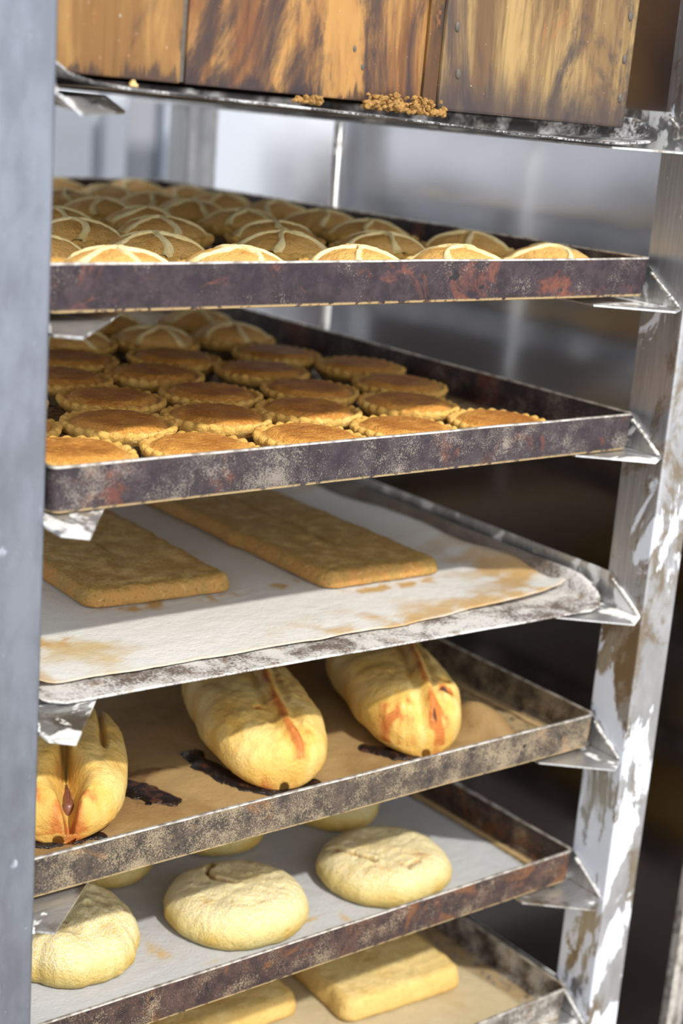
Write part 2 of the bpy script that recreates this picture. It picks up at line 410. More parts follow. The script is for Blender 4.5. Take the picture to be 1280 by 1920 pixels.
def runner(side, zf, droop=0, yl=-.008):
    s = side; t = .0016; yf = (yl if side < 0 else 0)
    x = PX - .0004
    bm = bmesh.new()
    # horizontal flange, front corner cut diagonally
    pts = [(s*x, -.0245+yf, zf), (s*(.262 if s < 0 else .255), -.036+yf, zf-droop*.6), ((s*.196, .034, zf-droop) if s < 0 else (s*.207, .006, zf)), (s*(.196 if s < 0 else .207), .757, zf), (s*x, .757, zf)]
    if droop:
        prism([(s*x, .05, zf), (s*.203, .05, zf), (s*.203, .757, zf), (s*x, .757, zf)], (0, 0, -t), bm)
        prism([(s*x, -.030, zf), (s*.262, -.032, zf-.0096), (s*.205, .020, zf-.0080), (s*.203, .05, zf), (s*x, .05, zf)], (0, 0, -t), bm)
    else: prism(pts, (0, 0, -t), bm)
    # upright flange, sloping front end
    pts = [(s*x, -.0245, zf), (s*x, -.021, zf+.004), (s*x, .0125, zf+.0285), (s*x, .757, zf+.0285), (s*x, .757, zf)]
    prism(pts, (-s*t, 0, 0), bm)
    o = bmobj('runner', bm, M_RUN, rack, M=RM)
    # weld beads
    bm = bmesh.new()
    rnd = random.Random(int(zf*1000)+side)
    for k in range(22):
        f = k/21; y = -.021 + f*.030; z = zf + .002 + f*.021
        if y > .015: continue
        r = .0013 + rnd.random()*.0007
        bmesh.ops.create_icosphere(bm, subdivisions=2, radius=r, matrix=Matrix.Translation((s*(x-.0018), y, z)) @ Matrix.Diagonal((.9, 1.3, .9, 1)))
    bmobj('weld_bead', bm, M_WELD, o, smooth=True)
    return o
FL = {0: (.3480, .3375)}
for i in range(1, 7):
    FL[i] = tuple(min(tz(i, s*.21, .0), tz(i, s*.21, .7), tz(i, s*.262, 0), tz(i, s*.262, .7)) - .0006 for s in (-1, 1))
for i in range(0, 7):
    for k, s in enumerate((-1, 1)): runner(s, FL[i][k], .007 if (i == 0 and s < 0) else 0, {1: -.006, 2: -.022, 3: -.014, 4: .006}.get(i, -.004))
# big weld lump on the right post beside the top tray
bm = bmesh.new()
for (y, z, r) in ((-.006, .352, .0055), (-.010, .359, .006), (-.003, .364, .004), (-.014, .368, .0045), (.002, .349, .004), (-.018, .350, .004)):
    bmesh.ops.create_icosphere(bm, subdivisions=3, radius=r, matrix=Matrix.Translation((PX-.001, y, z)) @ Matrix.Diagonal((.6, 1.2, 1.1, 1)))
for v in bm.verts: v.co += Vector((0, 0, 1))*.0012*MN.noise(v.co*260)
bmobj('weld_bead', bm, M_WELD, rack, smooth=True, M=RM)

# ------------------------------------------------------------------ trays
def rrect(a0, a1, b0, b1, r, nc=6, ne=22):
    """rounded rectangle outline, points in order, fixed count"""
    pts = []
    cs = [(a1-r, b0+r, -pi/2), (a1-r, b1-r, 0), (a0+r, b1-r, pi/2), (a0+r, b0+r, pi)]
    for k, (cx, cy, t0) in enumerate(cs):
        for j in range(nc+1):
            t = t0 + (pi/2)*j/nc; pts.append((cx + r*cos(t), cy + r*sin(t)))
        nx_, ny_, t1 = cs[(k+1) % 4]
        p = pts[-1]; q = (nx_ + r*cos(t1), ny_ + r*sin(t1))
        for j in range(1, ne): pts.append((p[0] + (q[0]-p[0])*j/ne, p[1] + (q[1]-p[1])*j/ne))
    return pts

def loft(rings, close_first=None, close_last=None):
    V = []; F = []; n = len(rings[0])
    for r in rings: V += r
    for k in range(len(rings)-1):
        for j in range(n):
            a = k*n+j; b = k*n+(j+1) % n
            F.append((a, b, b+n, a+n))
    if close_first: F.append(tuple(range(n-1, -1, -1)))
    if close_last: F.append(tuple(range((len(rings)-1)*n, len(rings)*n)))
    return V, F

def deep_tray(i, label, H=RIM):
    root = empty('baking_tray', tray_M(i), label=label, cat='baking tray', group='baking trays in the rack')
    t = .0014; hw = TW
    def wob(pts, z, amp):
        return [(x + amp*MN.noise(Vector((x*9, y*9, i*3.3))), y + amp*MN.noise(Vector((x*9+4, y*9, i*5.1))), z + .0006*(z/H)*MN.noise(Vector((x*14, y*14, i+2)))) for x, y in pts]
    prof = [(.0035, 0), (.0018, .0008), (.0012, .003), (.0006, .012), (.0002, .022), (0, H)]
    rings = [wob(rrect(-hw+d, hw-d, d, TD-d, .007), z, .0009) for d, z in prof]
    inn = [(t, H), (t+.0004, .02), (t+.0012, .006), (t+.003, .0024), (t+.008, .0014)]
    rings += [wob(rrect(-hw+d, hw-d, d, TD-d, .006), z, .0009) for d, z in inn]
    V, F = loft(rings, True, True)
    mobj('pan', V, F, M_TRAY[i], root, smooth=False)
    # bright worn bead round the top edge
    b = .0008
    R = []
    for d, z in ((-b*.4, H-.0006), (-b*.3, H+b*.9), (t+b*.3, H+b*.9), (t+b*.4, H-.0006)):
        R.append(wob(rrect(-hw+d, hw-d, d, TD-d, .006), z, .0009))
    V, F = loft(R)
    mobj('rim_bead', V, F, M_EDGE, root, smooth=False)
    return root

deep_tray(1, 'deep purple-black baking tray full of star-topped pies, second tray from top')
deep_tray(2, 'speckled dark steel baking tray of flat brown-topped pies, third tray from top')
deep_tray(4, 'gold-speckled dark baking tray holding brown paper and long filled rolls')
deep_tray(5, 'rusty brown baking tray lined with white paper under round sugared breads')
deep_tray(6, 'floury dark baking tray at the bottom holding pale slabs on cream paper')

def open_tray(name, mat, M, label, xr, depth, zf_front, wall=.018, lipz=0.0, lipdrop=None, warp=None):
    """three-sided tray: heightfield with raised sides and back, low open front lip"""
    root = empty('baking_tray', M, label=label, cat='baking tray', group='baking trays in the rack')
    xs = []
    side = [(0, 1.0), (.003, 1.0), (.0045, .93), (.0075, .45), (.0095, .10), (.013, .0)]
    for d, w in side: xs.append((-xr+d, w))
    nmid = 44
    for k in range(1, nmid): xs.append((-xr+.013 + (2*xr-.026)*k/nmid, 0))
    for d, w in side[::-1]: xs.append((xr-d, w))
    ys = [(0, 0), (.002, 0), (.004, 0), (.008, 0), (.012, 0), (.018, 0), (.024, 0), (.030, 0), (.038, 0), (.05, 0)]
    for k in range(1, 24): ys.append((.05 + (depth-.065)*k/24, 0))
    for d, w in side[::-1]: ys.append((depth-d, w))
    V = []; F = []
    for (y, wy) in ys:
        for (x, wx) in xs:
            taper = sstep(-.004, .045, y)*.80 + .20
            z = wall*max(wx*taper, wy) + lipz*exp(-(y/.006)**2)
            # rounded front corners
            ax = abs(x); cx = xr-.024; yy = y
            if ax > cx and y < .03:
                f = (ax-cx)/.024; yy = max(y, .024*(1-sqrt(max(0, 1-f*f))) + y*.2) if y < .024 else y
                z += .004*f*exp(-(y/.02)**2)
            if warp: z += warp(x, yy)
            V.append((x, yy, z + .0007*MN.noise(Vector((x*16, y*16, 2.2)))))
    nx_ = len(xs)
    for j in range(len(ys)-1):
        for i in range(nx_-1):
            a = j*nx_+i; F.append((a, a+1, a+1+nx_, a+nx_))
    o = mobj('pan', V, F, mat, root)
    md = o.modifiers.new('thick', 'SOLIDIFY'); md.thickness = .0014; md.offset = 1.0 if False else -1.0
    return root
M3 = tray_M(3) @ Matrix.Translation((0, 0, .0014))
open_tray('baking_tray', M_T3, M3, 'flat floury baking tray with low open front edge under two browned slabs', TW, .69, 0, .018, .0)
# top tray: tilted, its right side sits lower
def t0z(x): return .3557 - .036*(x+.25) + .004*sstep(.18, .26, x)*1.0
X0 = Vector((1, 0, -.030)).normalized(); Y0 = Vector((0, 1, 0)); Z0v = X0.cross(Y0)
M0 = Matrix.Translation((0, -.002, .3478)) @ Matrix((X0, Y0, Z0v)).transposed().to_4x4()
def warp0(x, y):
    f = exp(-(y/.10)**2)
    return f*(-.0012*sstep(.0, .12, x)*(1-sstep(.16, .26, x)) + .0025*sstep(-.2, -.265, x) + .0045*sstep(.20, .262, x))
open_tray('baking_tray', M_T0, M0, 'uppermost tilted dark baking tray carrying the scorched wooden box', TW-.003, .69, 0, .016, -.0006, warp=warp0)

# ------------------------------------------------------------------ wooden box
# its own small tilt: left side slightly higher
Xb = Vector((1, 0, -.0145)).normalized(); Yb = Vector((0, 1, 0)); Zb = Xb.cross(Yb)
MB = Matrix.Translation((0, 0, .3560)) @ Matrix((Xb, Yb, Zb)).transposed().to_4x4()
wb = empty('wooden_box', MB, label='scorched wooden proofing box with nailed boards standing on the uppermost tray', cat='box')
Hb = .22
def board(name, b, mat, bev=.0012):
    return boxo(name, b, mat, wb, bev=bev)
board('front_board', (-.252, -.1668, .022, .036, 0, Hb), M_WOOD_A)
board('front_board', (-.1632, .031, .0215, .036, 0, Hb), M_WOOD_B)
board('batten', (.0262, .0385, .0185, .0214, .001, Hb), M_WOOD_D, .0008)
board('corner_board', (.0390, .2285, .0165, .036, -.0012, Hb), M_WOOD_C, .002)
board('joint_strip', (-.1667, -.1633, .0235, .035, .001, Hb), M_NAIL, .0004)
board('side_board', (-.252, -.238, .0365, .62, 0, Hb), M_WOOD_A)
board('side_board', (.214, .228, .0365, .62, -.001, Hb), M_WOOD_B)
board('back_board', (-.252, .228, .6205, .634, 0, Hb), M_WOOD_A)
board('base_board', (-.2375, .2135, .0365, .62, .002, .012), M_WOOD_A)
def nail(x, z, r=.0032, fy=.0165):
    bm = bmesh.new()
    bmesh.ops.create_uvsphere(bm, u_segments=14, v_segments=8, radius=r, matrix=Matrix.Translation((x, fy, z)) @ Matrix.Diagonal((.8, .45, 1.15, 1)))
    bmobj('nail', bm, M_NAIL, wb, smooth=True)
for (x, z) in ((.0495, .0555), (.0545, .0245), (.0505, .095), (.2195, .049), (.2200, .0205), (.2200, .080), (.0440, .125)): nail(x, z)
for (x, z) in ((-.034, .033), (-.026, .022)): nail(x, z, .0018, .0215)
# dowel plug on middle board
def crumbs(name, pts, r, mat, M, label, cat, seed, n, flat=.7, kind=None):
    rnd = random.Random(seed); bm = bmesh.new()
    for k in range(n):
        p = pts[rnd.randrange(len(pts))]; q = pts[rnd.randrange(len(pts))]; f = rnd.random()
        x = p[0]+(q[0]-p[0])*f; y = p[1]+(q[1]-p[1])*f; rr = r*(.35+rnd.random()*.9)
        bmesh.ops.create_icosphere(bm, subdivisions=1, radius=rr, matrix=Matrix.Translation((x+rnd.gauss(0, r*.5), y+rnd.gauss(0, r*.5), max(rr*flat*.8, p[2]*rnd.random()))) @ Matrix.Diagonal((1, 1, flat, 1)) @ Matrix.Rotation(rnd.random()*3, 4, 'Z'))
    for v in bm.verts: v.co += Vector([MN.noise(v.co*300+Vector((k*9, 0, seed)))*r*.6 for k in range(3)])
    o = bmobj(name, bm, mat, smooth=False); o.matrix_world = M
    return tag(o, label, cat, kind=kind)
crumbs('baked_crumbs', [(-.026, .013, .008), (0, .012, .011), (.020, .012, .012), (.040, .012, .006), (-.03, .008, .005)], .0026, M_CRUMB, M0 @ Matrix.Translation((0, .002, .003)), 'golden burnt crust heap against the foot of the wooden box middle', 'crumbs', 3, 260, kind='stuff')
crumbs('baked_crumbs', [(-.085, .012, .003), (-.066, .013, .005), (-.072, .014, .004)], .0022, M_CRUMB, M0 @ Matrix.Translation((0, .002, .002)), 'small dark crumb pile left of the larger crust heap on the top tray', 'crumbs', 5, 45, kind='stuff')
crumbs('crumb', [(-.2085, .004, .002)], .0028, M_STAR_LID, M0 @ Matrix.Translation((0, .002, .001)), 'single orange crumb on the top tray edge near the left post', 'crumb', 8, 3)

# ------------------------------------------------------------------ pies
def polar(rings, nseg, mod=None):
    """rings: list of (r, z); returns V,F with centre cap"""
    V = []; F = []
    for k, (r, z) in enumerate(rings):
        for j in range(nseg):
            t = 2*pi*j/nseg; rr, zz = (r, z) if mod is None else mod(k, r, z, t)
            V.append((rr*cos(t), rr*sin(t), zz))
    for k in range(len(rings)-1):
        for j in range(nseg):
            a = k*nseg+j; b = k*nseg+(j+1) % nseg; F.append((a, b, b+nseg, a+nseg))
    return V, F

def case_mesh(seed, crimps, R=.0412, H=.0185):
    rings = [(.0005, .0012), (.031, .0012), (.0335, .003), (.0368, .008), (.0378, .0100), (.0398, .0106), (R+.0004, H-.0040), (R, H-.0018), (R-.0016, H-.0002), (R-.0036, H-.0004), (R-.0050, H-.0014), (R-.007, H-.003)]
    def mod(k, r, z, t):
        w = MN.noise(Vector((cos(t)*1.6, sin(t)*1.6, seed*7.7)))
        if k >= 4:
            c = abs(cos(crimps*t/2))**.7*2-1; am = {4: .2, 5: .6, 6: 1, 7: 1, 8: .9, 9: .5, 10: .2, 11: 0}[k]
            r += am*(.0015*c) + .0012*w; z += am*(.0014*c) + .0012*MN.noise(Vector((cos(t)*2+5, sin(t)*2, seed*3.1)))*min(1, am*1.4)
        return r, z
    V, F = polar(rings, 120, mod)
    bake = []
    for (x, y, z) in V: bake.append(.25 + .30*sstep(.011, .018, z)*(.5+MN.noise(Vector((x*50, y*50, seed)))) + .1)
    return V, F, bake

def lid_flat(seed, R=.0370, H=.0192):
    n = 16; rings = []
    for k in range(n+1):
        f = k/n; r = R*(1-f) + .0004*f
        z = H - .0026 + .0046*sstep(0, .26, f) + .0006*f
        rings.append((r, z))
    def mod(k, r, z, t):
        x, y = r*cos(t), r*sin(t)
        return r*(1+.02*MN.noise(Vector((cos(t)*2, sin(t)*2, seed)))), z + .0011*fbm(x+seed, y, 0, 60) + .0005*fbm(x, y+seed, 0, 300, 2)
    V, F = polar(rings, 64, mod); F.append(tuple(range(n*64, (n+1)*64)))
    bake = []
    for (x, y, z) in V:
        r = sqrt(x*x+y*y)/R
        bake.append(.58 + .26*sstep(1.0, .55, r)*1.0 - .5*sstep(.86, 1.0, r) + .25*MN.noise(Vector((x*30+seed, y*30, 1))))
    return V, F, bake

def lid_dome(seed, R=.0375, H=.0175, top=.0145):
    n = 18; rings = []
    for k in range(n+1):
        f = k/n; r = R*(1-f) + .0004*f
        rings.append((r, H - .001 + top*(1-(1-f)**2)**.66))
    def mod(k, r, z, t):
        x, y = r*cos(t), r*sin(t)
        return r, z + .0018*fbm(x+seed, y, 0, 55) + .0007*fbm(x, y+seed, 0, 260, 2)
    V, F = polar(rings, 72, mod); F.append(tuple(range(n*72, (n+1)*72)))
    bake = [.48 + .2*MN.noise(Vector((x*35+seed, y*35, 2))) + .25*sstep(.022, .032, z) for (x, y, z) in V]
    return V, F, bake

def star_mesh(seed, arms=4, R=.0410, H=.0175, top=.0145):
    n = 26; rings = []; RD = .0375
    for k in range(n+1):
        f = k/n; rings.append((R*(1-f) + .0004*f, 0))
    rot = seed*1.3
    def mod(k, r, z, t):
        f = 1-min(1, r/RD)
        zb_ = H - .001 + top*(1-(1-f)**2)**.66
        if r > RD: zb_ = H + .001 - (r-RD)*.15
        bend = .25*sin(r*90+seed)
        a = (t - rot - bend) % (2*pi/arms); a = min(a, 2*pi/arms - a)
        d = a*r                                   # arc distance from the arm's centre line
        wid = .0023 + .0020*sstep(.020, .038, r) + .0016*MN.noise(Vector((t*2, r*90, seed)))
        m = 1 - sstep(wid*.62, wid*1.15, d)
        if r < .004: m = 1
        zz = zb_ - .0022 + m*.0043 + .0005*MN.noise(Vector((r*cos(t)*220, r*sin(t)*220, seed)))
        if r > RD and m < .5: r = RD
        return r, zz
    V, F = polar(rings, 168, mod); F.append(tuple(range(n*168, (n+1)*168)))
    return V, F, [.18+.25*sstep(.03, .041, sqrt(x*x+y*y)) for (x, y, z) in V]

def foil_mesh():
    rings = [(.0005, 0), (.0325, 0), (.0345, .003), (.0385, .0085), (.0402, .0096), (.0410, .0098)]
    def mod(k, r, z, t):
        return (r + (.0005*cos(48*t) if 2 <= k <= 4 else 0), z)
    return polar(rings, 144, mod)

def pie_proto(kind, seed):
    root = empty('star_pie' if kind == 'star' else 'flat_pie')
    V, F = foil_mesh(); mobj('foil_cup', V, F, M_FOIL, root)
    V, F, b = case_mesh(seed, 26 if kind != 'star' else 22); mobj('pastry_case', V, F, M_CASE, root, bake=b)
    if kind == 'star':
        V, F, b = lid_dome(seed); mobj('lid', V, F, M_STAR_LID, root, bake=b)
        V, F, b = star_mesh(seed, 5 if int(seed) % 3 == 2 else 4); mobj('star_topping', V, F, M_STAR, root, bake=b)
    else:
        V, F, b = lid_flat(seed); mobj('lid', V, F, M_LID, root, bake=b)
    return root

def copy_tree(o):
    c = o.copy(); COL.objects.link(c)
    for ch in list(o.children):
        d = ch.copy(); COL.objects.link(d); d.parent = c
        d.matrix_parent_inverse = ch.matrix_parent_inverse.copy()
    return c
protos = {'star': [pie_proto('star', s*1.7+.37) for s in range(6)], 'flat': [pie_proto('flat', s+.71) for s in range(5)]}
used = {}
def place_pie(kind, var, M, label, group):
    key = (kind, var)
    o = protos[kind][var] if key not in used else copy_tree(protos[kind][var])
    used[key] = True
    o.matrix_world = M; tag(o, label, 'pie', group); return o

def relax(pts, dmin, x0, x1, y0, it=260):
    P = [list(p) for p in pts]
    for _ in range(it):
        for i in range(len(P)):
            for j in range(i+1, len(P)):
                dx = P[j][0]-P[i][0]; dy = P[j][1]-P[i][1]; d = sqrt(dx*dx+dy*dy) or 1e-6
                if d < dmin:
                    s_ = (dmin-d)/2/d; P[i][0] -= dx*s_; P[i][1] -= dy*s_; P[j][0] += dx*s_; P[j][1] += dy*s_
        for p in P:
            p[0] = min(x1, max(x0, p[0])); p[1] = max(y0, p[1])
    return P
ORD = ['front', 'second', 'third', 'fourth', 'fifth', 'sixth', 'seventh', 'eighth']
CNT = ['rightmost', 'second from right', 'third from right', 'fourth from right', 'fifth from right', 'sixth from right']
T1 = [[(.218, .056), (.118, .052), (.016, .050), (-.088, .050), (-.184, .046)],
      [(.220, .158), (.118, .150), (.022, .150), (-.100, .140), (-.205, .128)],
      [(.188, .252), (.070, .232), (-.022, .262), (-.115, .238)],
      [(.202, .345), (.110, .340), (.015, .350), (-.085, .335), (-.190, .330)],
      [(.215, .440), (.112, .435), (.020, .440), (-.080, .430)],
      [(.205, .528), (.120, .520), (.028, .528), (-.070, .525)],
      [(.212, .608), (.115, .604), (.020, .612)],
      [(.200, .680), (.100, .680)]]
T2 = [[(.142, .045), (.047, .044), (-.044, .043), (-.140, .043), (-.228, .043)],
      [(.122, .112), (.021, .112), (-.066, .112), (-.152, .112), (-.226, .125)],
      [(.162, .182), (.066, .182), (-.034, .192), (-.123, .185), (-.210, .205)],
      [(.180, .262), (.068, .258), (-.035, .270), (-.116, .262)],
      [(.146, .342), (.036, .335), (-.060, .345)],
      [(.148, .418), (.045, .412), (-.030, .420), (-.12, .42)],
      [(.160, .500), (.050, .490), (-.045, .500)]]
rnd = random.Random(5)
def lay(tray, rows, kind_of, x0, x1, y0, dmin, where):
    flat = [(p, r, c) for r, row in enumerate(rows) for c, p in enumerate(row)]
    P = relax([f[0] for f in flat], dmin, x0, x1, y0)
    for (p, (_, r, c)) in zip(P, flat):
        k = kind_of(r)
        var = rnd.randrange(len(protos[k]))
        desc = 'star-topped golden pie' if k == 'star' else 'flat brown-topped crimped pie'
        row = ORD[r] + ' row'
        label = '%s on the %s, %s, %s' % (desc, where, row, CNT[c])
        place_pie(k, var, on(tray, p[0], p[1], rnd.uniform(0, 6.28)), label, 'pies on the ' + where)
T1 = [[(x, y + .014) for x, y in r] for r in T1]
T2 = [[(x + .017, y + .021) for x, y in r] for r in T2]
lay(1, T1, lambda r: 'star', -.22, .2195, .0450, .0850, 'upper pie tray')
lay(2, T2, lambda r: 'flat' if r < 5 else 'star', -.222, .2150, .0450, .0855, 'lower pie tray')

# ------------------------------------------------------------------ generic baked lump (concentric inset rings)
def inset_lump(a, b, rc, prof, n=200, disp=None, bakef=None, shape=None):
    """prof: list of (inset, z) from the bottom edge to the top; rounded rectangle a x b halves"""
    V = []; N_ = n
    def outline(d):
        aa = max(a-d, .0004); bb = max(b-d, .0004); r = max(min(rc, a, b)-d, .0003); r = min(r, aa, bb)
        per = 4*((aa-r)+(bb-r)) + 2*pi*r
        return aa, bb, r, per
    A0 = outline(0)
    # sample outer outline once, keep the parametric segment/fraction for every ring
    segs = []
    aa, bb, r, per = A0
    lens = [bb-r, pi*r/2, 2*(aa-r), pi*r/2, 2*(bb-r), pi*r/2, 2*(aa-r), pi*r/2, bb-r]
    tot = sum(lens)
    for j in range(n):
        s_ = tot*j/n; k = 0
        while k < 8 and s_ > lens[k]: s_ -= lens[k]; k += 1
        segs.append((k, s_/lens[k] if lens[k] > 1e-9 else 0))
    def pt(k, f, d):
        aa, bb, r, _ = outline(d); u, v = aa-r, bb-r
        if k == 0: return (aa, v*f)
        if k == 1: t = f*pi/2; return (u+r*cos(t), v+r*sin(t))
        if k == 2: return (u-2*u*f, bb)
        if k == 3: t = pi/2+f*pi/2; return (-u+r*cos(t), v+r*sin(t))
        if k == 4: return (-aa, v-2*v*f)
        if k == 5: t = pi+f*pi/2; return (-u+r*cos(t), -v+r*sin(t))
        if k == 6: return (-u+2*u*f, -bb)
        if k == 7: t = 1.5*pi+f*pi/2; return (u+r*cos(t), -v+r*sin(t))
        return (aa, -v+v*f)
    rings = []
    for (d, z) in prof:
        rings.append([(*pt(k, f, d), z) for (k, f) in segs])
    V, F = loft(rings, True, True)
    bake = None
    if bakef: bake = [bakef(*v) for v in V]
    if disp: V = [disp(*v) for v in V]
    return V, F, bake

def seg_dist(x, y, pl):
    best = 9; 
    for (p, q) in zip(pl[:-1], pl[1:]):
        dx, dy = q[0]-p[0], q[1]-p[1]; L = dx*dx+dy*dy
        t = max(0, min(1, ((x-p[0])*dx+(y-p[1])*dy)/L)); d = sqrt((x-p[0]-t*dx)**2+(y-p[1]-t*dy)**2)
        best = min(best, d)
    return best

# ------------------------------------------------------------------ paper sheets
def paper(i, x0, x1, y0, y1, mat, label, amp=.0012, frontf=None, curl=None, nx=90, ny=90, hb=.0024, rightf=None, leftf=None, seed=0, edge_w=.0):
    V = []; F = []; bake = []
    M = on(i, 0, 0, 0, 0)
    for j in range(ny+1):
        v = j/ny; v = v*v*.45 + v*.55
        for k in range(nx+1):
            u = k/nx
            xa = x0 + (leftf(v) if leftf else 0); xb = x1 + (rightf(v) if rightf else 0)
            x = xa + (xb-xa)*u
            ya = y0 + (frontf(x) if frontf else 0)
            y = ya + (y1-ya)*v
            z = hb + amp*(.5+.5*fbm(x+seed, y, 0, 14, 3)) + .0003*fbm(x, y, seed, 120, 2)
            e = 0
            if curl:
                c, e = curl(x, y, u, v); z += c
            V.append((x, y, max(.0019, z))); bake.append(e)
    for j in range(ny):
        for k in range(nx):
            a = j*(nx+1)+k; F.append((a, a+1, a+nx+2, a+nx+1))
    o = mobj('baking_paper', V, F, mat, bake=bake); o.matrix_world = M
    md = o.modifiers.new('thick', 'SOLIDIFY'); md.thickness = .00025; md.offset = 0
    return tag(o, label, 'baking paper', 'baking paper sheets lining the trays')

def c3(x, y, u, v):
    e = 0; z = 0
    # lifted right edge lying against the side, curled front right tip, curled front left corner
    z += .010*sstep(.225, .262, x)*sstep(.62, .1, y)*sstep(.05, .12, y)
    z += .0045*sstep(.10, .20, x)*exp(-((y-.045)/.03)**2)
    z += .006*sstep(.250, .262, x)*exp(-((y-.05)/.012)**2)
    z += .010*sstep(-.232, -.262, x)*exp(-((y-.05)/.07)**2)
    e = .75*sstep(-.222, -.240, x)*exp(-((y-.03)/.07)**2)
    g = fbm(x+3, y*1.4, 0, 22, 4)
    e = max(e, (.85*sstep(-.14, .06, x)*sstep(.110, .040, y)*sstep(-.30, .14, g)))
    e = max(e, .95*sstep(.15, .235, x)*sstep(.34, .06, y)*sstep(-.34, .14, g))
    for (qx, qy, qa, qb) in ((-.075, .146, .072, .012), (.118, .112, .068, .010), (-.21, .10, .03, .02), (.045, .150, .03, .016)):
        e = max(e, 1.1*exp(-(((x-qx)/qa)**4+((y-qy)/qb)**2))*sstep(-.15, .2, fbm(x, y, 2, 60, 4)))
    e = max(e, .55*sstep(.012, .003, v)*1.0)
    return z, e
paper(3, -.258, .262, .030, .655, M_P3, 'greyish white baking paper with tan stained edges under the two browned slabs', .0018,
      frontf=lambda x: .004*fbm(x, 0, 0, 26, 2) + .006*sstep(.05, .15, x) + .012*sstep(.2, .262, x), curl=c3, hb=.0026,
      rightf=lambda v: -.004 + .005*sin(v*21)-.012*sstep(.3, .5, v)*0, seed=1)

def c4(x, y, u, v):
    z = .0025*(.5+fbm(x, y, 1, 30, 3)); e = 0
    if x < -.06: z += .006*exp(-((y-.024)/.012)**2)*sstep(-.07, -.13, x)*(1+.5*sin(x*110))
    # puffed bubble at the right of the roll
    z += .020*exp(-(((x-.199)/.016)**2+((y-.070)/.034)**2)**1.6)
    return z, e
paper(4, -.258, .215, .010, .64, M_P4, 'brown greasy wrinkled baking paper under the long filled rolls', .002,
      frontf=lambda x: .016*sstep(-.175, -.13, x)*sstep(.0, -.05, x) + .003*fbm(x, 3, 0, 40, 2), curl=c4, hb=.0026, rightf=lambda v: .008*sin(v*17)+.004*sin(v*43), seed=2)
def c5(x, y, u, v):
    e = .0
    for (cx, cy, sx, sy) in ((-.113, .082, .008, .018), (.046, .052, .006, .012), (-.075, .050, .03, .0022), (.02, .062, .014, .004), (-.19, .040, .025, .002), (-.060, .128, .012, .012)):
        d = ((x-cx)/sx)**2+((y-cy)/sy)**2
        e = max(e, 1.3*exp(-d)*(.55+.8*fbm(x, y, 4, 130, 3)))
    return 0, max(0, e)
paper(5, -.252, .244, .010, .66, M_P5, 'white baking paper under the round sugared breads', .0010, curl=c5, hb=.0022, rightf=lambda v: .003*sin(v*9), seed=3)
paper(6, -.252, .252, .012, .66, M_P6, 'cream baking paper under the pale slabs in the bottom tray', .0012, hb=.0022, rightf=lambda v: -.012+.018*sstep(0, .25, v)*0+.003*sin(v*31), seed=4)
# baked-on crust strip beside the white paper

def residue(tray, x, y0, y1, w, mat, label, seed):
    V = []; F = []; n = 120
    for j in range(n+1):
        y = y0 + (y1-y0)*j/n; a = w*(.7+.6*fbm(y, seed, 0, 40, 3))
        for k, (dx, z) in enumerate(((-a, .0016), (-a*.6, .0030), (0, .0040+.001*fbm(y, seed, 3, 90, 2)), (a*.55, .0028), (a*.9, .0016))):
            V.append((x+dx+.0008*fbm(y, k, seed, 150, 2), y, z))
    for j in range(n):
        for k in range(4):
            a = j*5+k; F.append((a, a+1, a+6, a+5))
    o = mobj('baked_residue', V, F, mat); o.matrix_world = on(tray, 0, 0, 0, .0003)
    md = o.modifiers.new('thick', 'SOLIDIFY'); md.thickness = .001; md.offset = -1
    return tag(o, label, 'baked residue')
M_RES = plain('golden baked-on residue', (.38,.26,.12), .7, 0, .4, 160)
residue(5, .2535, .02, .62, .0050, M_RES, 'golden baked-on crust strip between the white paper and the rusty tray side', 2)
residue(4, .2520, .02, .50, .0040, M_RES, 'thin golden crust strip along the right side of the roll tray', 5)

# ------------------------------------------------------------------ slabs
def slab(tray, cx, cy, a, b, h, rz, mat, label, seed, top_b, side_b, rough=1.0, group='baked slabs on the trays', notch=None, mott=.5, name='baked_slab'):
    prof = [(.0015, 0), (.0002, .0008), (0, h*.22), (.0008, h*.42), (.0018, h*.62), (.0030, h*.80), (.0050, h*.93), (.0078, h*.99), (.011, h)]
    m = min(a, b); k = 15
    for j in range(1, k+1): prof.append((.011 + (m-.0125)*j/k, h*(1.0-.03*sin(j/k*pi/2))))
    def disp(x, y, z):
        w = sstep(0, h*.5, z); e = max(abs(x)/a, abs(y)/b)
        dx = (.0030*fbm(x, y, seed, 28, 3) + .0012*fbm(x, y, z+seed, 170, 3)*w)*rough; dy = (.0034*fbm(x+9, y, seed, 28, 3) + .0012*fbm(x+5, y, z+seed, 170, 3)*w)*rough
        if notch:
            for (nx_, ny_, s_, am) in notch: dx += am*exp(-((y-ny_)/s_)**2)*(1 if x*nx_ > 0 else 0)*sstep(.5, .9, abs(x)/a)
        return (x+dx, y+dy, z*(1 + .10*rough*fbm(x, y, seed+3, 22, 3)) + w*.0018*rough*fbm(x, y, seed, 95, 4) if z > 0 else 0)
    def bk(x, y, z):
        e = sstep(.014, .0, min(a-abs(x), b-abs(y)))
        return top_b + mott*fbm(x, y, seed, 55, 4) + (side_b-top_b)*e
    V, F, bake = inset_lump(a, b, .014, prof, 260, disp, bk)
    o = mobj(name, V, F, mat, bake=bake); o.matrix_world = on(tray, cx, cy, rz, .0046)
    return tag(o, label, 'baked slab', group)
slab(3, .1175, .358, .0640, .238, .013, radians(0.5), M_SLAB, 'long browned oat slab on greyish paper, right of the two', 2, .38, .82, notch=[(-1, -.095, .008, -.004)])
slab(3, -.074, .395, .066, .245, .0135, radians(-1.5), M_SLAB, 'browned oat slab on greyish paper, nearer the left post', 5, .30, .80)
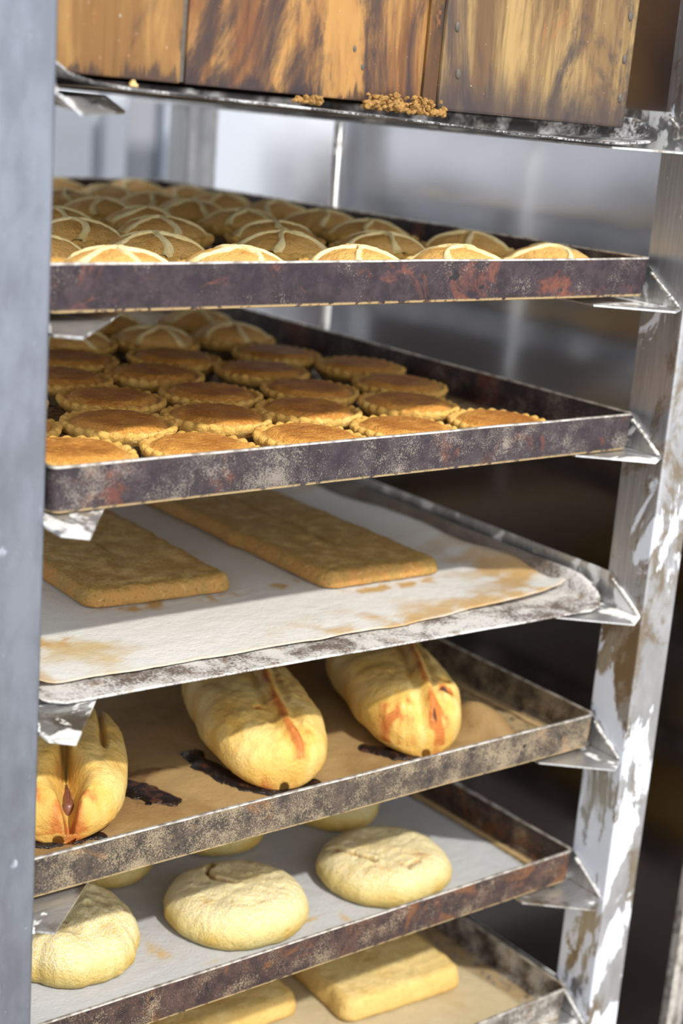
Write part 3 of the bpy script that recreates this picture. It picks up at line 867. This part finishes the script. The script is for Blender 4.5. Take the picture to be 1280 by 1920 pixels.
slab(6, .156, .225, .066, .150, .020, radians(-3), M_SLAB_P, 'pale yellow slab in the bottom tray, right of the two', 7, .15, .55, .8, mott=.35)
slab(6, .002, .275, .065, .158, .020, radians(-3), M_SLAB_P, 'pale yellow slab in the bottom tray, partly cut off by the photo edge', 9, .25, .6, .8, mott=.35)

# ------------------------------------------------------------------ round sugared breads
def bread(cx, cy, a, b, h, rz, label, seed, cracks=(), lumpy=.5, spots=()):
    prof = [(.008, 0), (.004, .0012), (.0008, .006), (0, h*.35), (.0012, h*.5), (.004, h*.66), (.008, h*.79), (.014, h*.885), (.020, h*.94)]
    m = min(a, b); k = 62 if cracks else 24
    for j in range(1, k+1): prof.append((.020 + (m-.0212)*j/k, h*(.94+.06*sin(j/k*pi/2))))
    def disp(x, y, z):
        r = sqrt(x*x+y*y)+1e-6; t = math.atan2(y, x)
        w = 1 + .050*fbm(cos(t), sin(t), seed, 1.8, 3)*lumpy*2 + .016*fbm(x, y, seed, 90, 3) + .010*fbm(cos(t), sin(t), seed+4, 3.5, 2)*lumpy*2
        zz = z*(1 + .14*lumpy*fbm(x, y, seed, 26, 3)*2) + sstep(0, h*.4, z)*(.0012*fbm(x, y, seed, 110, 4) - .0012*abs(fbm(x, y, seed+6, 48, 3)))
        x2, y2 = x*w, y*w
        if z > h*.3:
            for (pl, wd, dp) in cracks:
                d = seg_dist(x + .0016*fbm(x, y, 3, 120, 2), y + .0016*fbm(x, y, 8, 120, 2), pl); zz -= dp*exp(-(d/wd)**2); zz += dp*.07*exp(-((d-wd*2.6)/(wd*1.6))**2)
        return (x2, y2, max(0, zz))
    def bk(x, y, z):
        e = .10 + .45*exp(-((z-.008)/.006)**2)*(.5+fbm(x, y, seed, 30, 3)) + .28*fbm(x, y, seed+1, 16, 3)
        for (sx, sy, sr, am) in spots: e += am*exp(-((x-sx)**2+(y-sy)**2)/sr**2)*(.8+fbm(x, y, 2, 150, 2))
        for (pl, wd, dp) in cracks:
            if z > h*.3:
                d = seg_dist(x + .0016*fbm(x, y, 3, 120, 2), y + .0016*fbm(x, y, 8, 120, 2), pl); e += 2.4*exp(-(d/(wd*.8))**2)  # crack painted dark, for its filling and the shade inside it
        return e
    V, F, bake = inset_lump(a, b, min(a, b)*.97, prof, 460 if cracks else 200, disp, bk)
    o = mobj('round_bread', V, F, M_BREAD, bake=bake); o.matrix_world = on(5, cx, cy, rz, .0034)
    return tag(o, label, 'bread', 'round sugared breads on white paper')
CR = [([(-.022, .026), (-.028, .014), (-.021, .004)], .0013, .007)]
bread(-.031, .096, .0590, .0560, .031, 0, 'round sugared bread with one short dark crack, centre of the white paper', 1,
      [([(.004, .042), (-.010, .031), (-.013, .018), (-.003, .002)], .0019, .0095), ([(.026, .040), (.033, .032)], .0013, .005)], .45, [(-.034, -.012, .007, .5)])
bread(.117, .089, .0600, .0560, .030, .2, 'round sugared bread with a long sideways crack, right side of the white paper', 2,
      [([(-.034, .034), (-.031, .014), (-.026, -.010)], .0019, .0095), ([(-.012, -.034), (.004, -.033)], .0014, .005)], .5, [(.013, -.027, .0055, 1.0), (-.014, -.030, .0045, .6)])
bread(-.172, .116, .057, .054, .036, .4, 'lumpy torn sugared bread beside the left post', 3,
      [([(.040, -.034), (.022, -.024), (.010, -.010)], .0022, .010), ([(-.02, .010), (-.012, .002), (-.014, -.008)], .0013, .006)], 1.5, [(.002, -.034, .006, .7)])
bread(-.085, .222, .044, .044, .028, 1, 'sugared bread half hidden behind the lumpy one, under the roll tray', 4, [], .7)
bread(.152, .212, .046, .042, .029, 2, 'sugared bread tucked behind the right one under the roll tray edge', 5, [], .6)
bread(.030, .222, .044, .042, .028, 3, 'sugared bread barely showing behind the centre one', 6, [], .6)

# ------------------------------------------------------------------ filled rolls
def roll(cx, cy, L, W, H, rz, label, seed, seam, ridge=.004, groove=None, marks=(), name='filled_roll', capn=3.4):
    """L x W x H lump with its length along local Y; seam(y) gives the x of the seam on top"""
    nu, nv = 150, 160; rings = []; bake = []
    for i in range(nu+1):
        u = -cos(pi*i/nu)                 # -1..1
        u = max(-.9995, min(.9995, u))
        s = (1-abs(u)**capn)**(1/2.4)
        ring = []
        for j in range(nv):
            t = 2*pi*j/nv; c, q = cos(t), sin(t)
            ex = .80
            x = W/2*s*math.copysign(abs(c)**ex, c)
            z = math.copysign(abs(q)**ex, q)
            hz = H*(s**.75)
            z = hz*.42 + z*hz*(.58 if z > 0 else .42)
            y = L/2*u
            w = sstep(0, H*.3, z)
            e = .20 + .55*max(0, fbm(x, y, seed, 32, 4)) + .2*fbm(x, y, seed+2, 12, 2) + .30*exp(-((z)/(.010))**2)
            x += .0034*fbm(x, y, z+seed, 22, 3); z2 = z + w*(.0052*fbm(x, y*.7, seed, 34, 4) - .0016*abs(fbm(x+3, y*.5, seed, 75, 3)) + .0006*fbm(x, y, seed, 150, 2))
            if z > H*.45:
                d = abs(x - seam(y) - .003*fbm(0, y, seed, 45, 2))
                z2 += ridge*1.3*exp(-(d/.0042)**2) - ridge*.8*exp(-((d-.0095)/.0038)**2)
                e += .80*exp(-(d/.0042)**2)*(.85+.8*fbm(x, y, 6, 90, 2))
            if groove:
                g = groove(x, y, z)
                z2 -= g[0]; e += g[1]; x += g[2]
            for (mx, my, mr, am, dp) in marks:
                k = exp(-((x-mx)**2+(y-my)**2)/mr**2); 
                if z > H*.2: e += am*k*(.8+2.0*fbm(x, y, 2, 130, 3)); z2 -= dp*k
            if y < -L/2+.03: e += .35*sstep(-L/2+.03, -L/2, y)*(.6+1.2*fbm(x, y, 9, 60, 3))*sstep(H*.8, H*.2, z)
            ring.append((x, y, max(0, z2))); bake.append(e)
        rings.append(ring)
    V, F = loft(rings, True, True)
    o = mobj(name, V, F, M_ROLL, bake=bake); o.matrix_world = on(4, cx, cy, rz, .0052)
    return tag(o, label, 'filled roll', 'long filled rolls on brown paper')
r2 = roll(.012, .152, .215, .100, .050, radians(-20), 'long golden filled roll with an orange seam, middle one on brown paper', 1,
          lambda y: .012 + .10*(y+.02)*-1*.35 + .006*sin(y*26), .0035, marks=[(-.010, -.050, .0028, 1.3, .004), (-.030, -.070, .006, .45, .001), (.016, -.088, .010, .75, .0)])
r3 = roll(.152, .140, .205, .094, .056, radians(-22), 'long golden filled roll with an open filled end, right side of brown paper', 2,
          lambda y: .012 + .006*sin(y*30+1), .0050, marks=[(.026, -.066, .0060, 2.2, .008), (.030, -.052, .004, 1.9, .005), (-.002, -.050, .004, .5, 0), (-.022, -.088, .014, .9, .0), (.012, -.092, .010, .8, 0)])
def groove1(x, y, z):
    if z < .008: return (0, 0, 0)
    s_ = sstep(.052, -.055, y)
    cx = .006 - .02*(y+.02)
    wd = .0022 + .0085*s_*exp(-((y+.058)/.026)**2)
    d = (x-cx)/wd
    g = exp(-d*d)
    g2 = exp(-((x-.034)/.0022)**2)*sstep(-.03, .0, y)
    return (.030*g*min(1, .4+s_) + .007*g2, .22*exp(-((x-cx)/(wd*1.6))**2) + .38*sstep(-.065, -.092, y)*(.6+1.5*fbm(x, y, 5, 60, 3)), 0)
r1 = roll(-.172, .145, .190, .104, .046, radians(-26), 'filled roll split open into two lobes, beside the left post', 3,
          lambda y: .3, .0, groove=groove1, marks=[(.020, -.078, .008, .7, 0), (-.02, -.080, .007, .6, 0), (.004, -.086, .007, .7, 0)])
fm = inset_lump(.0055, .020, .005, [(.001, 0), (0, .004), (.0008, .010), (.002, .0145), (.004, .016)], 60, lambda x, y, z: (x+.001*fbm(x, y, z, 120), y, z+.0015*fbm(x, y, z, 200)))
fo = mobj('meat_filling', fm[0], fm[1], M_FILL, r1, M=Matrix.Translation((.0072, -.050, .002)))
roll(.158, .345, .150, .080, .046, radians(-10), 'filled roll far back on brown paper, only its reddish end showing', 4, lambda y: .0)

# burnt syrup puddles lying on the brown paper
def puddle(cx, cy, pts, label, seed):
    V = []; F = []; n = 46; m = 20
    M = on(4, cx, cy, 0, .0052)
    verts = []
    # union of blobs as a heightfield patch clipped by its own outline (polar around the centre line)
    L = len(pts)
    def f(x, y):
        s_ = 0
        for (px_, py_, r_) in pts: s_ += exp(-(((x-px_)**2+(y-py_)**2)/(r_*r_)))
        return s_ + .55*fbm(x, y, seed, 75, 4)
    xs = [p[0] for p in pts]; ys = [p[1] for p in pts]; R = max(p[2] for p in pts)*1.8
    x0, x1, y0, y1 = min(xs)-R, max(xs)+R, min(ys)-R, max(ys)+R
    st = .0011; nx_ = int((x1-x0)/st); ny_ = int((y1-y0)/st); idx = {}
    for j in range(ny_+1):
        for i in range(nx_+1):
            x = x0+i*st; y = y0+j*st; v = f(x, y)
            if v > .52:
                idx[(i, j)] = len(V); V.append((x, y, .0004+.0021*min(1, (v-.52)*2.2)))
    for j in range(ny_):
        for i in range(nx_):
            q = [(i, j), (i+1, j), (i+1, j+1), (i, j+1)]
            if all(k in idx for k in q): F.append(tuple(idx[k] for k in q))
    o = mobj('burnt_syrup', V, F, M_SYRUP); o.matrix_world = M
    md = o.modifiers.new('thick', 'SOLIDIFY'); md.thickness = .0012; md.offset = -1
    return tag(o, label, 'burnt syrup', 'burnt syrup spills on brown paper')
puddle(-.122, .108, [(0, 0, .015), (.006, -.018, .014), (-.008, .020, .012), (.012, -.030, .008)], 'glossy black burnt syrup spill right of the split roll', 3)
puddle(-.048, .098, [(0, 0, .014), (.006, -.022, .015), (.018, -.040, .014), (.036, -.048, .013), (-.006, .022, .013), (-.004, .045, .012), (.052, -.046, .009)], 'black burnt syrup spill along the left side of the middle roll', 5)
puddle(.092, .068, [(0, 0, .013), (.014, -.014, .012), (-.010, .016, .010), (.034, -.020, .009)], 'dark burnt syrup at the front left of the right roll', 7)
puddle(-.215, .065, [(0, 0, .010), (.016, -.004, .009), (.032, -.008, .008), (-.016, .006, .008)], 'thin burnt dark rim under the split roll front', 9)
